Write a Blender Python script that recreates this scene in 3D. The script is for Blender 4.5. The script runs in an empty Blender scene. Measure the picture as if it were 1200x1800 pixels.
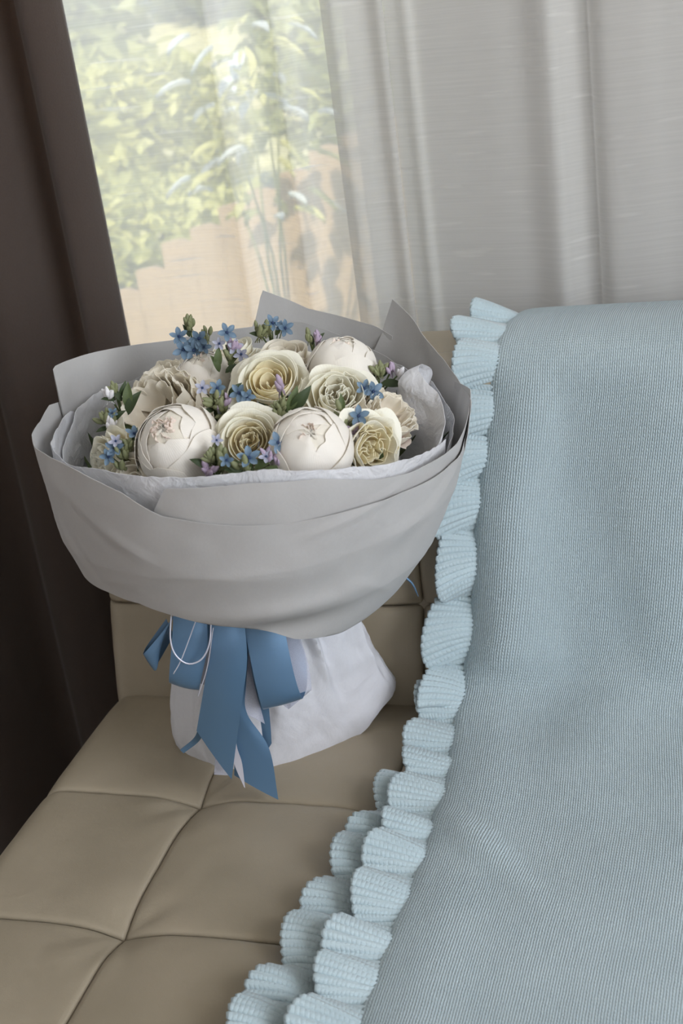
import bpy, math, random
import numpy as np
from mathutils import Vector, Matrix, noise

random.seed(7)
scene = bpy.context.scene
COL = scene.collection
SEAT = 0.42                       # height of the seat above the floor
PI = math.pi

# ------------------------------------------------------------------ camera
def make_camera():
    yaw, pitch, roll = .322, .408, -.139
    f = Vector((-math.sin(yaw)*math.cos(pitch), math.cos(yaw)*math.cos(pitch), -math.sin(pitch)))
    r = Vector((math.cos(yaw), math.sin(yaw), 0)); u = r.cross(f)
    c, s = math.cos(roll), math.sin(roll)
    right = r*c + u*s; up = u*c - r*s
    m = Matrix((right, up, -f)).transposed().to_4x4()
    m.translation = Vector((.607, -1.381, .895 + SEAT))
    cam = bpy.data.cameras.new('camera'); o = bpy.data.objects.new('camera', cam); COL.objects.link(o)
    o.matrix_world = m
    cam.sensor_fit = 'VERTICAL'; cam.sensor_height = 36; cam.sensor_width = 24; cam.lens = 48
    cam.clip_start = .02; cam.clip_end = 200
    cam.dof.use_dof = True; cam.dof.focus_distance = 1.45; cam.dof.aperture_fstop = 7.5
    scene.camera = o
make_camera()

# ------------------------------------------------------------------ sky, sun, daylight, exposure
world = bpy.data.worlds.new('sky'); scene.world = world; world.use_nodes = True
wn = world.node_tree.nodes; wl = world.node_tree.links
sky = wn.new('ShaderNodeTexSky'); sky.sky_type = 'NISHITA'; sky.sun_disc = False
sky.sun_elevation = math.radians(55); sky.sun_rotation = math.radians(200)
wn['Background'].inputs['Strength'].default_value = .44
wl.new(sky.outputs['Color'], wn['Background'].inputs['Color'])

sun = bpy.data.lights.new('sun', 'SUN'); sun.energy = 8.5; sun.angle = .02; sun.color = (1, .92, .74)
so = bpy.data.objects.new('sun', sun); COL.objects.link(so)
so.rotation_euler = (math.radians(38), 0, math.radians(-25))      # from over the house roof into the garden

day = bpy.data.lights.new('window_daylight', 'AREA'); day.shape = 'RECTANGLE'; day.size = 1.7; day.size_y = 1.5
day.energy = 70; day.color = (.96, .975, 1.0)
do = bpy.data.objects.new('window_daylight', day); COL.objects.link(do)
do.location = (2.34, -1.60, 1.75); do.rotation_euler = (0, math.radians(90), 0)

day2 = bpy.data.lights.new('garden_daylight', 'AREA'); day2.shape = 'RECTANGLE'; day2.size = .84; day2.size_y = .60
day2.energy = 15; day2.color = (.95, .97, 1.0)
do2 = bpy.data.objects.new('garden_daylight', day2); COL.objects.link(do2)
do2.location = (-.30, .50, 1.80); do2.rotation_euler = (math.radians(-58), 0, 0)     # sky light in the upper part of the garden window

scene.view_settings.view_transform = 'Standard'; scene.view_settings.look = 'None'
scene.view_settings.gamma = 1; scene.view_settings.use_curve_mapping = False
scene.view_settings.exposure = 0.0
scene.cycles.transparent_max_bounces = 24

# ------------------------------------------------------------------ helpers
def link(o, parent=None):
    COL.objects.link(o)
    if parent is not None: o.parent = parent
    return o
def tag(o, label=None, cat=None, group=None, kind=None):
    if label: o['label'] = label
    if cat: o['category'] = cat
    if group: o['group'] = group
    if kind: o['kind'] = kind
    return o
def empty(name, loc=(0, 0, SEAT)):
    o = bpy.data.objects.new(name, None); o.empty_display_size = .02; o.location = loc
    return link(o)
def mesh_obj(name, verts, faces, m, parent=None, uvs=None, smooth=True):
    me = bpy.data.meshes.new(name); me.from_pydata([tuple(map(float, v)) for v in verts], [], faces)
    if smooth: me.polygons.foreach_set('use_smooth', [True]*len(me.polygons))
    if uvs is not None:
        lay = me.uv_layers.new(name='UVMap')
        idx = np.empty(len(me.loops), dtype=np.int32); me.loops.foreach_get('vertex_index', idx)
        lay.data.foreach_set('uv', np.asarray(uvs, dtype=np.float32)[idx].ravel())
    me.materials.append(m); me.update()
    return link(bpy.data.objects.new(name, me), parent)
def grid_faces(n, k, wrap=False):
    """n rows of k vertices"""
    f = []
    for i in range(n-1):
        for j in range(k if wrap else k-1):
            a = i*k+j; b = i*k+(j+1) % k
            f.append((a, b, b+k, a+k))
    return f
def grid_obj(name, P, m, parent=None, UV=None, wrap=False, thick=0, offset=-1):
    n, k = P.shape[:2]
    o = mesh_obj(name, P.reshape(-1, 3), grid_faces(n, k, wrap), m, parent, None if UV is None else UV.reshape(-1, 2))
    if thick:
        s = o.modifiers.new('thickness', 'SOLIDIFY'); s.thickness = thick; s.offset = offset
        if thick < .001:
            e = o.modifiers.new('crisp_edges', 'EDGE_SPLIT'); e.split_angle = math.radians(62)
    return o
def boxes_obj(name, boxes, m, parent=None, bevel=0):
    V, F = [], []
    for (x0, x1, y0, y1, z0, z1) in boxes:
        b = len(V)
        V += [(x0,y0,z0),(x1,y0,z0),(x1,y1,z0),(x0,y1,z0),(x0,y0,z1),(x1,y0,z1),(x1,y1,z1),(x0,y1,z1)]
        F += [tuple(b+i for i in f) for f in ((3,2,1,0),(4,5,6,7),(0,1,5,4),(1,2,6,5),(2,3,7,6),(3,0,4,7))]
    o = mesh_obj(name, V, F, m, parent, smooth=False)
    if bevel:
        md = o.modifiers.new('bevel', 'BEVEL'); md.width = bevel; md.segments = 3; md.limit_method = 'ANGLE'
        o.data.polygons.foreach_set('use_smooth', [True]*len(o.data.polygons))
    return o
def tube(name, pts, rads, m, parent=None, sides=8, caps=True):
    pts = [Vector(p) for p in pts]; V = []; n = len(pts)
    if not hasattr(rads, '__len__'): rads = [rads]*n
    for i, p in enumerate(pts):
        t = (pts[min(i+1, n-1)] - pts[max(i-1, 0)]).normalized()
        a = t.cross(Vector((0, 0, 1)));  a = a if a.length > .05 else t.cross(Vector((1, 0, 0)))
        a.normalize(); b = t.cross(a)
        for k in range(sides):
            g = 2*PI*k/sides; V.append(p + (a*math.cos(g) + b*math.sin(g))*rads[i])
    F = grid_faces(n, sides, True)
    if caps: F += [tuple(range(sides))[::-1], tuple((n-1)*sides+k for k in range(sides))]
    return mesh_obj(name, V, F, m, parent)
def catmull(P, n):
    """resample a list of points (any dimension) to n points along a Catmull-Rom curve, evenly by arc length"""
    P = np.asarray(P, float); Q = np.vstack([2*P[0]-P[1], P, 2*P[-1]-P[-2]]); out = []
    for i in range(1, len(Q)-2):
        t = np.linspace(0, 1, 24, endpoint=False)[:, None]
        a, b, c, d = Q[i-1], Q[i], Q[i+1], Q[i+2]
        out.append(.5*((2*b)+(c-a)*t+(2*a-5*b+4*c-d)*t*t+(3*b-a-3*c+d)*t**3))
    out = np.vstack(out+[P[-1:]])
    s = np.concatenate([[0], np.cumsum(np.linalg.norm(np.diff(out, axis=0), axis=1))])
    t = np.linspace(0, s[-1], n)
    return np.stack([np.interp(t, s, out[:, k]) for k in range(P.shape[1])], 1), t
def fbm(x, y, z, sc, oct=3):
    return noise.fractal(Vector((x*sc, y*sc, z*sc)), 1.0, 2.0, oct)
def sm(x, a, b):
    t = np.clip((np.asarray(x, float)-a)/(b-a), 0, 1); return t*t*(3-2*t)

# ------------------------------------------------------------------ materials
def srgb(r, g, b):
    f = lambda c: (c/255/12.92) if c/255 <= .04045 else ((c/255+.055)/1.055)**2.4
    return (f(r), f(g), f(b), 1)
class M:
    """small node-tree builder"""
    def __init__(s, name):
        s.m = bpy.data.materials.new(name); s.m.use_nodes = True; s.t = s.m.node_tree; s.t.nodes.clear()
        s.out = s.t.nodes.new('ShaderNodeOutputMaterial')
    def n(s, kind, **kw):
        nd = s.t.nodes.new('ShaderNode'+kind)
        for k, v in kw.items():
            if k.startswith('i_'):
                key = k[2:].replace('_', ' ')
                nd.inputs[key if key in nd.inputs else int(k[2:])].default_value = v
            else: setattr(nd, k, v)
        return nd
    def l(s, a, b): s.t.links.new(a, b)
    def math(s, op, a, b=None, c=None):
        nd = s.t.nodes.new('ShaderNodeMath'); nd.operation = op
        for i, v in enumerate((a, b, c)):
            if v is None: continue
            if isinstance(v, (int, float)): nd.inputs[i].default_value = v
            else: s.l(v, nd.inputs[i])
        return nd.outputs[0]
    def coords(s, scale=(1, 1, 1), kind='Object'):
        tc = s.n('TexCoord'); mp = s.n('Mapping'); mp.inputs['Scale'].default_value = scale
        s.l(tc.outputs[kind], mp.inputs['Vector']); return mp.outputs['Vector']
    def noise(s, vec, scale, detail=4, rough=.5, kind='FBM', dist=0):
        nd = s.n('TexNoise'); nd.noise_type = kind; s.l(vec, nd.inputs['Vector'])
        nd.inputs['Scale'].default_value = scale; nd.inputs['Detail'].default_value = detail
        nd.inputs['Roughness'].default_value = rough; nd.inputs['Distortion'].default_value = dist
        return nd.outputs[0]
    def ramp(s, fac, stops):
        nd = s.n('ValToRGB'); e = nd.color_ramp.elements
        while len(e) < len(stops): e.new(.5)
        for el, (p, c) in zip(e, stops): el.position = p; el.color = c
        s.l(fac, nd.inputs[0]); return nd.outputs[0]
    def bump(s, h, strength, dist, prev=None):
        nd = s.n('Bump'); nd.inputs['Strength'].default_value = strength; nd.inputs['Distance'].default_value = dist
        s.l(h, nd.inputs['Height'])
        if prev is not None: s.l(prev, nd.inputs['Normal'])
        return nd.outputs[0]
    def principled(s, col, rough, normal=None, **kw):
        nd = s.n('BsdfPrincipled')
        if isinstance(col, tuple): nd.inputs['Base Color'].default_value = col
        else: s.l(col, nd.inputs['Base Color'])
        nd.inputs['Roughness'].default_value = rough
        for k, v in kw.items(): nd.inputs[k.replace('_', ' ')].default_value = v
        if normal is not None: s.l(normal, nd.inputs['Normal'])
        return nd.outputs[0]
    def mixs(s, fac, a, b):
        nd = s.n('MixShader')
        if isinstance(fac, (int, float)): nd.inputs[0].default_value = fac
        else: s.l(fac, nd.inputs[0])
        s.l(a, nd.inputs[1]); s.l(b, nd.inputs[2]); return nd.outputs[0]
    def transl(s, col, normal=None):
        nd = s.n('BsdfTranslucent')
        if isinstance(col, tuple): nd.inputs['Color'].default_value = col
        else: s.l(col, nd.inputs['Color'])
        if normal is not None: s.l(normal, nd.inputs['Normal'])
        return nd.outputs[0]
    def done(s, sh): s.l(sh, s.out.inputs['Surface']); return s.m

def plain(name, col, rough=.6, var=.12, scale=30, bump=0, **kw):
    a = M(name); v = a.coords()
    n = a.noise(v, scale, 5)
    lo = tuple(c*(1-var) for c in col[:3])+(1,); hi = tuple(min(1, c*(1+var)) for c in col[:3])+(1,)
    c = a.ramp(n, [(.3, lo), (.7, hi)])
    nb = a.bump(n, bump, .002) if bump else None
    return a.done(a.principled(c, rough, nb, **kw))

def petal_mat(name, inner, outer, tr=.25, r0=.0, r1=.04):
    """colour from the heart of the flower (object z/radius) outwards, fine veins in relief, light passing through"""
    a = M(name)
    uv = a.n('UVMap'); sep = a.n('SeparateXYZ'); a.l(uv.outputs[0], sep.inputs[0])
    n = a.noise(a.coords(), 60, 4)
    fac = a.math('ADD', a.math('MULTIPLY', sep.outputs[1], .8), a.math('MULTIPLY', n, .3))
    col = a.ramp(fac, [(.15, inner), (.85, outer)])
    veins = a.n('TexWave', wave_type='BANDS', bands_direction='X'); veins.inputs['Scale'].default_value = 9
    veins.inputs['Distortion'].default_value = 2.5; veins.inputs['Detail'].default_value = 3
    a.l(uv.outputs[0], veins.inputs['Vector'])
    nb = a.bump(veins.outputs['Fac'], .07, .001)
    nb = a.bump(a.noise(a.coords(), 240, 3), .15, .0006, nb)
    p = a.principled(col, .55, nb, Sheen_Weight=.15)
    return a.done(a.mixs(tr, p, a.transl(col, nb)))

MAT = {}
def leather():
    a = M('beige_leather'); v = a.coords()
    big = a.noise(v, 9, 4); fine = a.noise(v, 900, 3, .6)
    vor = a.n('TexVoronoi', feature='DISTANCE_TO_EDGE'); vor.inputs['Scale'].default_value = 700; a.l(v, vor.inputs['Vector'])
    col = a.ramp(big, [(.3, srgb(152, 141, 121)), (.7, srgb(162, 150, 130))])
    nb = a.bump(vor.outputs['Distance'], .25, .0006); nb = a.bump(a.noise(v, 45, 5, .6), .18, .004, nb)
    return a.done(a.principled(col, .46, nb, Specular_IOR_Level=.45))
MAT['leather'] = leather()
MAT['welt'] = plain('leather_seam', srgb(110, 94, 74), .6)
def paper(name, col, tr, crease, cscale):
    a = M(name); v = a.coords()
    grain = a.noise(v, 700, 3, .6); soft = a.noise(v, cscale, 5, .55, 'FBM', .6)
    rid = a.noise(v, cscale*1.6, 3, .5, 'RIDGED_MULTIFRACTAL', .8)
    nb = a.bump(grain, .12, .0008)
    nb = a.bump(soft, crease, .006, nb); nb = a.bump(rid, crease*.5, .003, nb)
    c = a.ramp(a.noise(v, 300, 4), [(.3, tuple(x*.965 for x in col[:3])+(1,)), (.7, col)])
    p = a.principled(c, .62, nb)
    return a.done(a.mixs(tr, p, a.transl(col, nb)))
MAT['paper'] = paper('wrapping_paper', srgb(198, 196, 194), .18, .16, 14)
MAT['tissue'] = paper('tissue_paper', srgb(234, 234, 236), .35, .9, 42)
MAT['skirt'] = paper('white_wrapping_paper', srgb(236, 236, 240), .25, .6, 15)
def satin(name, col, rough=.36):
    a = M(name)
    uv = a.n('UVMap'); mp = a.n('Mapping'); mp.inputs['Scale'].default_value = (1, 260, 1); a.l(uv.outputs[0], mp.inputs['Vector'])
    wv = a.noise(mp.outputs[0], 6, 2)
    nb = a.bump(wv, .12, .0005)
    return a.done(a.principled(col, rough, nb, Sheen_Weight=.3, Sheen_Roughness=.3, Anisotropic=.5, Metallic=.5))
MAT['satin'] = satin('blue_satin', srgb(98, 130, 160))
MAT['satin_white'] = satin('white_satin', srgb(222, 222, 234))
def sheer_ribbon():
    a = M('sheer_organza'); n = a.noise(a.coords(), 1500, 2)
    d = a.principled(srgb(206, 208, 222), .5)
    t = a.n('BsdfTransparent')
    return a.done(a.mixs(a.math('MULTIPLY_ADD', n, .3, .30), t.outputs[0], d))
MAT['organza'] = sheer_ribbon()
def knit(name, rib):
    a = M(name); uv = a.n('UVMap'); sep = a.n('SeparateXYZ'); a.l(uv.outputs[0], sep.inputs[0])
    u, v = sep.outputs[0], sep.outputs[1]
    px, py = (.0038, .0042) if rib else (.0050, .0040)
    wob = a.math('MULTIPLY', a.noise(a.coords(), 60, 2), .0012)
    cu = a.math('FRACT', a.math('DIVIDE', a.math('ADD', u, wob), px))
    tri = a.math('MULTIPLY', a.math('ABSOLUTE', a.math('SUBTRACT', cu, .5)), 2)
    row = a.math('FRACT', a.math('ADD', a.math('DIVIDE', a.math('ADD', v, wob), py), a.math('MULTIPLY', tri, .55)))
    loop = a.math('SINE', a.math('MULTIPLY', row, PI))
    leg = a.math('SINE', a.math('MULTIPLY', a.math('FRACT', a.math('MULTIPLY', cu, 2)), PI))
    h = a.math('MULTIPLY', a.math('POWER', loop, .35), a.math('POWER', leg, .8))
    fz = a.noise(a.coords(), 1400, 3, .7)
    big = a.noise(a.coords(), 14, 4)
    nb = a.bump(h, .4 if rib else .8, .0020); nb = a.bump(fz, .4, .0008, nb)
    col = a.ramp(a.math('ADD', a.math('MULTIPLY', fz, .7), a.math('MULTIPLY', big, .3)),
                 [(.3, srgb(167, 185, 191)), (.7, srgb(193, 208, 212))])
    return a.done(a.principled(col, .9, nb, Sheen_Weight=.35, Sheen_Roughness=.5, Specular_IOR_Level=.15))
MAT['knit'] = knit('light_blue_knit', False)
MAT['ribknit'] = knit('light_blue_rib_knit', True)
def sheer_curtain(name, cover):
    a = M(name); uv = a.n('UVMap')
    mp = a.n('Mapping'); mp.inputs['Scale'].default_value = (6, 330, 1); a.l(uv.outputs[0], mp.inputs['Vector'])
    n1 = a.noise(mp.outputs[0], 1.0, 3, .6)
    mp2 = a.n('Mapping'); mp2.inputs['Scale'].default_value = (8, 80, 1); a.l(uv.outputs[0], mp2.inputs['Vector'])
    n2 = a.noise(mp2.outputs[0], 1.0, 1, .5)
    slub = a.ramp(n2, [(.66, (0, 0, 0, 1)), (.76, (1, 1, 1, 1))])
    f = a.math('ADD', a.math('MULTIPLY_ADD', n1, .20, cover-.10), a.math('MULTIPLY', slub, .20))
    nb = a.bump(n1, .25, .001)
    c = srgb(222, 220, 216)
    d = a.n('BsdfDiffuse'); d.inputs['Color'].default_value = c; a.l(nb, d.inputs['Normal'])
    body = a.mixs(.5, d.outputs[0], a.transl(c))
    return a.done(a.mixs(f, a.n('BsdfTransparent').outputs[0], body))
MAT['sheer'] = sheer_curtain('sheer_curtain_cloth', .67)
def blackout():
    a = M('dark_taupe_cloth'); n = a.noise(a.coords(), 500, 5); c = a.ramp(n, [(.3, srgb(76, 66, 61)), (.7, srgb(84, 74, 68))])
    return a.done(a.mixs(.30, a.principled(c, .85, a.bump(n, .3, .002), Sheen_Weight=.3), a.transl(srgb(150, 122, 98))))
MAT['dark_curtain'] = blackout()
MAT['wall'] = plain('painted_wall', srgb(204, 202, 200), .8, .03, 40, .1)
MAT['ceiling'] = plain('white_ceiling', srgb(225, 222, 216), .85, .03, 40, .1)
MAT['frame'] = plain('white_window_frame', srgb(225, 222, 215), .45, .03)
def floor_mat():
    a = M('wood_floor'); v = a.coords((1, 8, 1)); n = a.noise(v, 6, 5, .6, 'FBM', 1)
    return a.done(a.principled(a.ramp(n, [(.3, srgb(96, 72, 52)), (.7, srgb(128, 98, 72))]), .45, a.bump(n, .1, .002)))
MAT['floor'] = floor_mat()
def glass():
    a = M('window_glass'); g = a.n('BsdfGlossy'); g.inputs['Roughness'].default_value = .02
    return a.done(a.mixs(.05, a.n('BsdfTransparent').outputs[0], g.outputs[0]))
MAT['glass'] = glass()
MAT['rose'] = petal_mat('cream_rose_petal', srgb(252, 242, 212), srgb(253, 251, 240), .38)
MAT['rose_in'] = petal_mat('butter_rose_petal', srgb(253, 236, 194), srgb(253, 247, 222), .40)
MAT['peony'] = petal_mat('white_peony_petal', srgb(248, 236, 226), srgb(250, 245, 236), .28)
MAT['blush'] = petal_mat('blush_peony_petal', srgb(246, 218, 208), srgb(250, 238, 228), .35)
MAT['ivory'] = petal_mat('ivory_peony_petal', srgb(250, 240, 222), srgb(251, 246, 234), .38)
MAT['tweedia'] = petal_mat('sky_blue_petal', srgb(78, 102, 126), srgb(122, 147, 168), .2)
MAT['tweedia_lilac'] = petal_mat('lilac_blue_petal', srgb(150, 152, 174), srgb(184, 186, 200), .2)
MAT['bud_green'] = plain('green_bud', srgb(124, 128, 92), .6, .2, 90)
MAT['bud_mauve'] = plain('mauve_bud', srgb(170, 152, 172), .6, .15, 90)
MAT['bud_white'] = plain('white_bud', srgb(224, 222, 224), .6, .06, 90)
MAT['crown'] = plain('flower_crown', srgb(36, 58, 96), .5)
def leafm(name, lo, hi, tr=.15):
    a = M(name); n = a.noise(a.coords(), 120, 4); c = a.ramp(n, [(.3, lo), (.7, hi)])
    p = a.principled(c, .5, a.bump(n, .3, .001)); return a.done(a.mixs(tr, p, a.transl(c)))
MAT['leaf'] = leafm('green_leaf', srgb(70, 86, 50), srgb(102, 116, 72))
MAT['leaf_dark'] = leafm('dark_green_leaf', srgb(40, 54, 30), srgb(66, 82, 46), .1)
MAT['stem'] = leafm('flower_stem', srgb(70, 88, 46), srgb(96, 112, 64), .05)

# ================================================================== THE ROOM
X0, X1, Y0, Y1, ZC = -1.15, 2.40, -3.3, .44, 2.55
WX0, WX1, WZ0, WZ1 = -.80, .195, .55, 2.15          # garden window in the back wall
T = .14
tag(boxes_obj('floor', [(X0-T, X1+T, Y0-T, Y1, -.06, 0)], MAT['floor']), 'brown wooden floor under the sofa', None, None, 'structure')
tag(boxes_obj('ceiling', [(X0-T, X1+T, Y0-T, Y1+T, ZC, ZC+.12)], MAT['ceiling']), 'plain white ceiling of the room', None, None, 'structure')
tag(boxes_obj('wall_back', [(X0-T, WX0, Y1, Y1+T, 0, ZC), (WX1, X1+T, Y1, Y1+T, 0, ZC), (WX0, WX1, Y1, Y1+T, 0, WZ0), (WX0, WX1, Y1, Y1+T, WZ1, ZC)], MAT['wall']),
    'pale wall behind the white sheer curtains', None, None, 'structure')
tag(boxes_obj('wall_left', [(X0-T, X0, Y0, Y1, 0, ZC)], MAT['wall']), 'pale wall beside the dark curtain', None, None, 'structure')
tag(boxes_obj('wall_front', [(X0-T, X1+T, Y0-T, Y0, 0, ZC)], MAT['wall']), 'pale wall facing the sofa', None, None, 'structure')
RY0, RY1, RZ0, RZ1 = -2.5, -.7, .98, 2.52
tag(boxes_obj('wall_right', [(X1, X1+T, Y0, RY0, 0, ZC), (X1, X1+T, RY1, Y1, 0, ZC), (X1, X1+T, RY0, RY1, 0, RZ0), (X1, X1+T, RY0, RY1, RZ1, ZC)], MAT['wall']),
    'pale wall with a second window', None, None, 'structure')
w = empty('window_1', (0, 0, 0)); tag(w, 'window to the garden behind the sheer curtain', None, None, 'structure')
fy0, fy1 = Y1+.03, Y1+.09
boxes_obj('window_frame', [(WX0, WX0+.05, fy0, fy1, WZ0, WZ1), (WX1-.05, WX1, fy0, fy1, WZ0, WZ1), (WX0+.05, WX1-.05, fy0, fy1, WZ0, WZ0+.05), (WX0+.05, WX1-.05, fy0, fy1, WZ1-.05, WZ1)], MAT['frame'], w)
boxes_obj('pane', [(WX0+.05, WX1-.05, fy0+.025, fy0+.031, WZ0+.05, WZ1-.05)], MAT['glass'], w)
w = empty('window_2', (0, 0, 0)); tag(w, 'second window in the side wall', None, None, 'structure')
fx0, fx1 = X1+.03, X1+.09
boxes_obj('window_frame', [(fx0, fx1, RY0, RY0+.05, RZ0, RZ1), (fx0, fx1, RY1-.05, RY1, RZ0, RZ1), (fx0, fx1, RY0+.05, RY1-.05, RZ0, RZ0+.05), (fx0, fx1, RY0+.05, RY1-.05, RZ1-.05, RZ1)], MAT['frame'], w)
boxes_obj('pane', [(fx0+.025, fx0+.031, RY0+.05, RY1-.05, RZ0+.05, RZ1-.05)], MAT['glass'], w)

# ================================================================== GARDEN
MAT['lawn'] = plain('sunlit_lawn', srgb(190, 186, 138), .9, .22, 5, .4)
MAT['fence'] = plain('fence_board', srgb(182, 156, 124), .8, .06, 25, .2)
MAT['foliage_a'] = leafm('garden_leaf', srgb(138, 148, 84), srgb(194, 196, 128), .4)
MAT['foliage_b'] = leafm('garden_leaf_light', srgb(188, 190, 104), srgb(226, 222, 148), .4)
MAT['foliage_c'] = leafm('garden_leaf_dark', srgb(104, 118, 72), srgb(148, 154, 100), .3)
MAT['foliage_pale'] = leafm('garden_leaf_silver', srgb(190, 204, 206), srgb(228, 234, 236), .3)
MAT['bark'] = plain('bark', srgb(96, 78, 60), .9, .2, 30, .5)
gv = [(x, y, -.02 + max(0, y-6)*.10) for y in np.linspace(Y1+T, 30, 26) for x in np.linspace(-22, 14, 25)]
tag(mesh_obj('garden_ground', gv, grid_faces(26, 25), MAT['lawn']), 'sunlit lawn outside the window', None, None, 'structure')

fen = empty('garden_fence', (-1.0, 2.4, 0)); tag(fen, 'brown board fence stepping up outside the window', 'fence')
bw = .10
for i in range(20):
    x = -.30 + i*bw
    h = float(np.interp(x, [-.30, -.06, .19, .484, 1.0, 2.0], [.36, .52, .63, .775, .86, .90])) + random.uniform(-.012, .012)
    V = [(x, -.012, -.02), (x+bw-.001, -.012, -.02), (x+bw-.001, -.012, h-.015), (x+bw*.6, -.012, h), (x, -.012, h-.01)]
    V += [(a, .012, c) for a, b, c in V]
    mesh_obj('board', V, [(0,1,2,3,4), (9,8,7,6,5), (1,0,5,6), (2,1,6,7), (3,2,7,8), (4,3,8,9), (0,4,9,5)], MAT['fence'], fen, smooth=False)
boxes_obj('rail', [(-.30, -.30+20*bw, .013, .05, .20, .27)], MAT['fence'], fen)

def leaf_cloud(name, center, radii, n, size, m, parent, seed):
    rnd = random.Random(seed); V, F = [], []
    for i in range(n):
        while True:
            p = Vector((rnd.uniform(-1, 1), rnd.uniform(-1, 1), rnd.uniform(-1, 1)))
            if .35 < p.length < 1: break
        p = Vector((p.x*radii[0], p.y*radii[1], p.z*radii[2])) + Vector(center)
        d = Vector((rnd.gauss(0, 1), rnd.gauss(0, 1), rnd.gauss(0, .7))).normalized()
        s = d.cross(Vector((rnd.gauss(0, 1), rnd.gauss(0, 1), rnd.gauss(0, 1)))).normalized()
        L = size*rnd.uniform(.6, 1.4); W = L*.28; up = d.cross(s)*L*.12; b = len(V)
        V += [p, p+d*L*.5+s*W+up, p+d*L, p+d*L*.5-s*W+up, p+d*L*.5]
        F += [(b, b+1, b+4), (b+1, b+2, b+4), (b+2, b+3, b+4), (b+3, b, b+4)]
    o = mesh_obj(name, V, F, m, parent); o['kind'] = 'stuff'; return o
def shrub(label, loc, radii, n, size, m, seed):
    o = empty('garden_shrub', loc); tag(o, label, 'shrub', 'shrubs in the garden')
    leaf_cloud('foliage', (0, 0, radii[2]), radii, n, size, MAT[m], o, seed)
    for k in range(4):
        g = random.Random(seed*9+k)
        tube('branch', [(0, 0, -.05), (g.uniform(-.3, .3)*radii[0], g.uniform(-.3, .3)*radii[1], radii[2]*.8), (g.uniform(-.7, .7)*radii[0], g.uniform(-.6, .6)*radii[1], radii[2]*1.4)], [.02, .014, .006], MAT['bark'], o, 6)
    return o
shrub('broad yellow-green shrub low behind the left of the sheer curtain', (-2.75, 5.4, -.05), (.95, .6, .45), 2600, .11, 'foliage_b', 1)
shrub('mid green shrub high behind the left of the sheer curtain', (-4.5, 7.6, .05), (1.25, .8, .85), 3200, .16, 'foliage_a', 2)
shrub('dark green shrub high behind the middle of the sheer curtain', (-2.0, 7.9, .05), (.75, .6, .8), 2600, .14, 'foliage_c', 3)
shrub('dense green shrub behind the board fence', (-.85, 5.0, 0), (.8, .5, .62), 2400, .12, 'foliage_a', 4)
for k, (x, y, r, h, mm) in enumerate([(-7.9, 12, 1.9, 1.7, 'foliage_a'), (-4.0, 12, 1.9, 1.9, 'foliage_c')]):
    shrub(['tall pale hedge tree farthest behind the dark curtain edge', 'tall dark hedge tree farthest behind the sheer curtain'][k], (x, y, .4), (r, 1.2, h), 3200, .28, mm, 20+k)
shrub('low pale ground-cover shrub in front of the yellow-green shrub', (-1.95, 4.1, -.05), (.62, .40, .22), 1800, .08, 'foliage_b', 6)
# big-leaved plant close to the window
pl = empty('garden_plant', (-.66, 2.15, -.02)); tag(pl, 'large-leaved plant with glossy pale leaves close outside the window', 'plant')
g = random.Random(5)
for k in range(70):
    az = g.uniform(0, 2*PI); z0 = g.uniform(.62, 1.12); rr = g.uniform(.02, .20)
    L = g.uniform(.05, .10); W = L*.24; d = Vector((math.cos(az), math.sin(az)*.6, g.uniform(-.5, .45))).normalized()
    s = d.cross(Vector((0, 0, 1))).normalized(); b = Vector((rr*math.cos(az), rr*math.sin(az), z0))
    V = []
    for i in range(7):
        t = i/6; w_ = W*math.sin(PI*min(1, t*.95+.05))**.8; dz = Vector((0, 0, -L*.5*t*t))
        for q in (-1, 0, 1): V.append(b + d*L*t + s*w_*q + dz + Vector((0, 0, .012*abs(q))))
    mesh_obj('leaf', V, grid_faces(7, 3), MAT['foliage_pale' if k % 5 in (0, 2) else ('foliage_b' if k % 5 != 4 else 'foliage_a')], pl)
for k in range(5):
    tube('branch', [(0, 0, 0), (g.uniform(-.05, .05), g.uniform(-.05, .05), .5), (g.uniform(-.15, .15), g.uniform(-.1, .1), 1.05)], [.006, .004, .002], MAT['foliage_a'], pl, 6)

# ================================================================== CURTAINS
def curtain(name, path, z0, z1, m, n, nz, label, sway=.004, flare=0, seed=0):
    P, s = catmull(path, n); zs = np.linspace(z0, z1, nz)
    out = np.zeros((nz, n, 3)); UV = np.zeros((nz, n, 2)); xm = P[:, 0].mean()
    for i, z in enumerate(zs):
        k = (z1 - z)/(z1 - z0)
        ph = np.array([noise.noise(Vector((a*4+seed, z*1.1, seed*3.3))) for a in P[:, 0]])
        ph2 = np.array([noise.noise(Vector((a*5+seed+9, z*.9, seed*1.7))) for a in P[:, 0]])
        out[i, :, 0] = P[:, 0] + sway*ph + flare*k*(P[:, 0]-xm)
        out[i, :, 1] = P[:, 1] + sway*1.2*ph2
        out[i, :, 2] = z
        UV[i, :, 0] = s; UV[i, :, 1] = z
    o = grid_obj(name, out, m, None, UV)
    return o
ZB, ZT = .02, 2.40
c = curtain('sheer_curtain', [(-.62, .385), (-.50, .375), (-.40, .39), (-.33, .375), (-.27, .365), (-.20, .372), (-.12, .378), (-.078, .366), (-.062, .352), (-.054, .356), (-.046, .374), (-.01, .380), (.014, .366), (.026, .350), (.036, .356), (.046, .374), (.08, .384), (.13, .388), (.20, .392)],
            ZB, ZT, MAT['sheer'], 170, 60, '', .004, 0, 1)
tag(c, 'thin sheer curtain panel with the garden showing through', 'curtain', 'sheer curtains')
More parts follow.
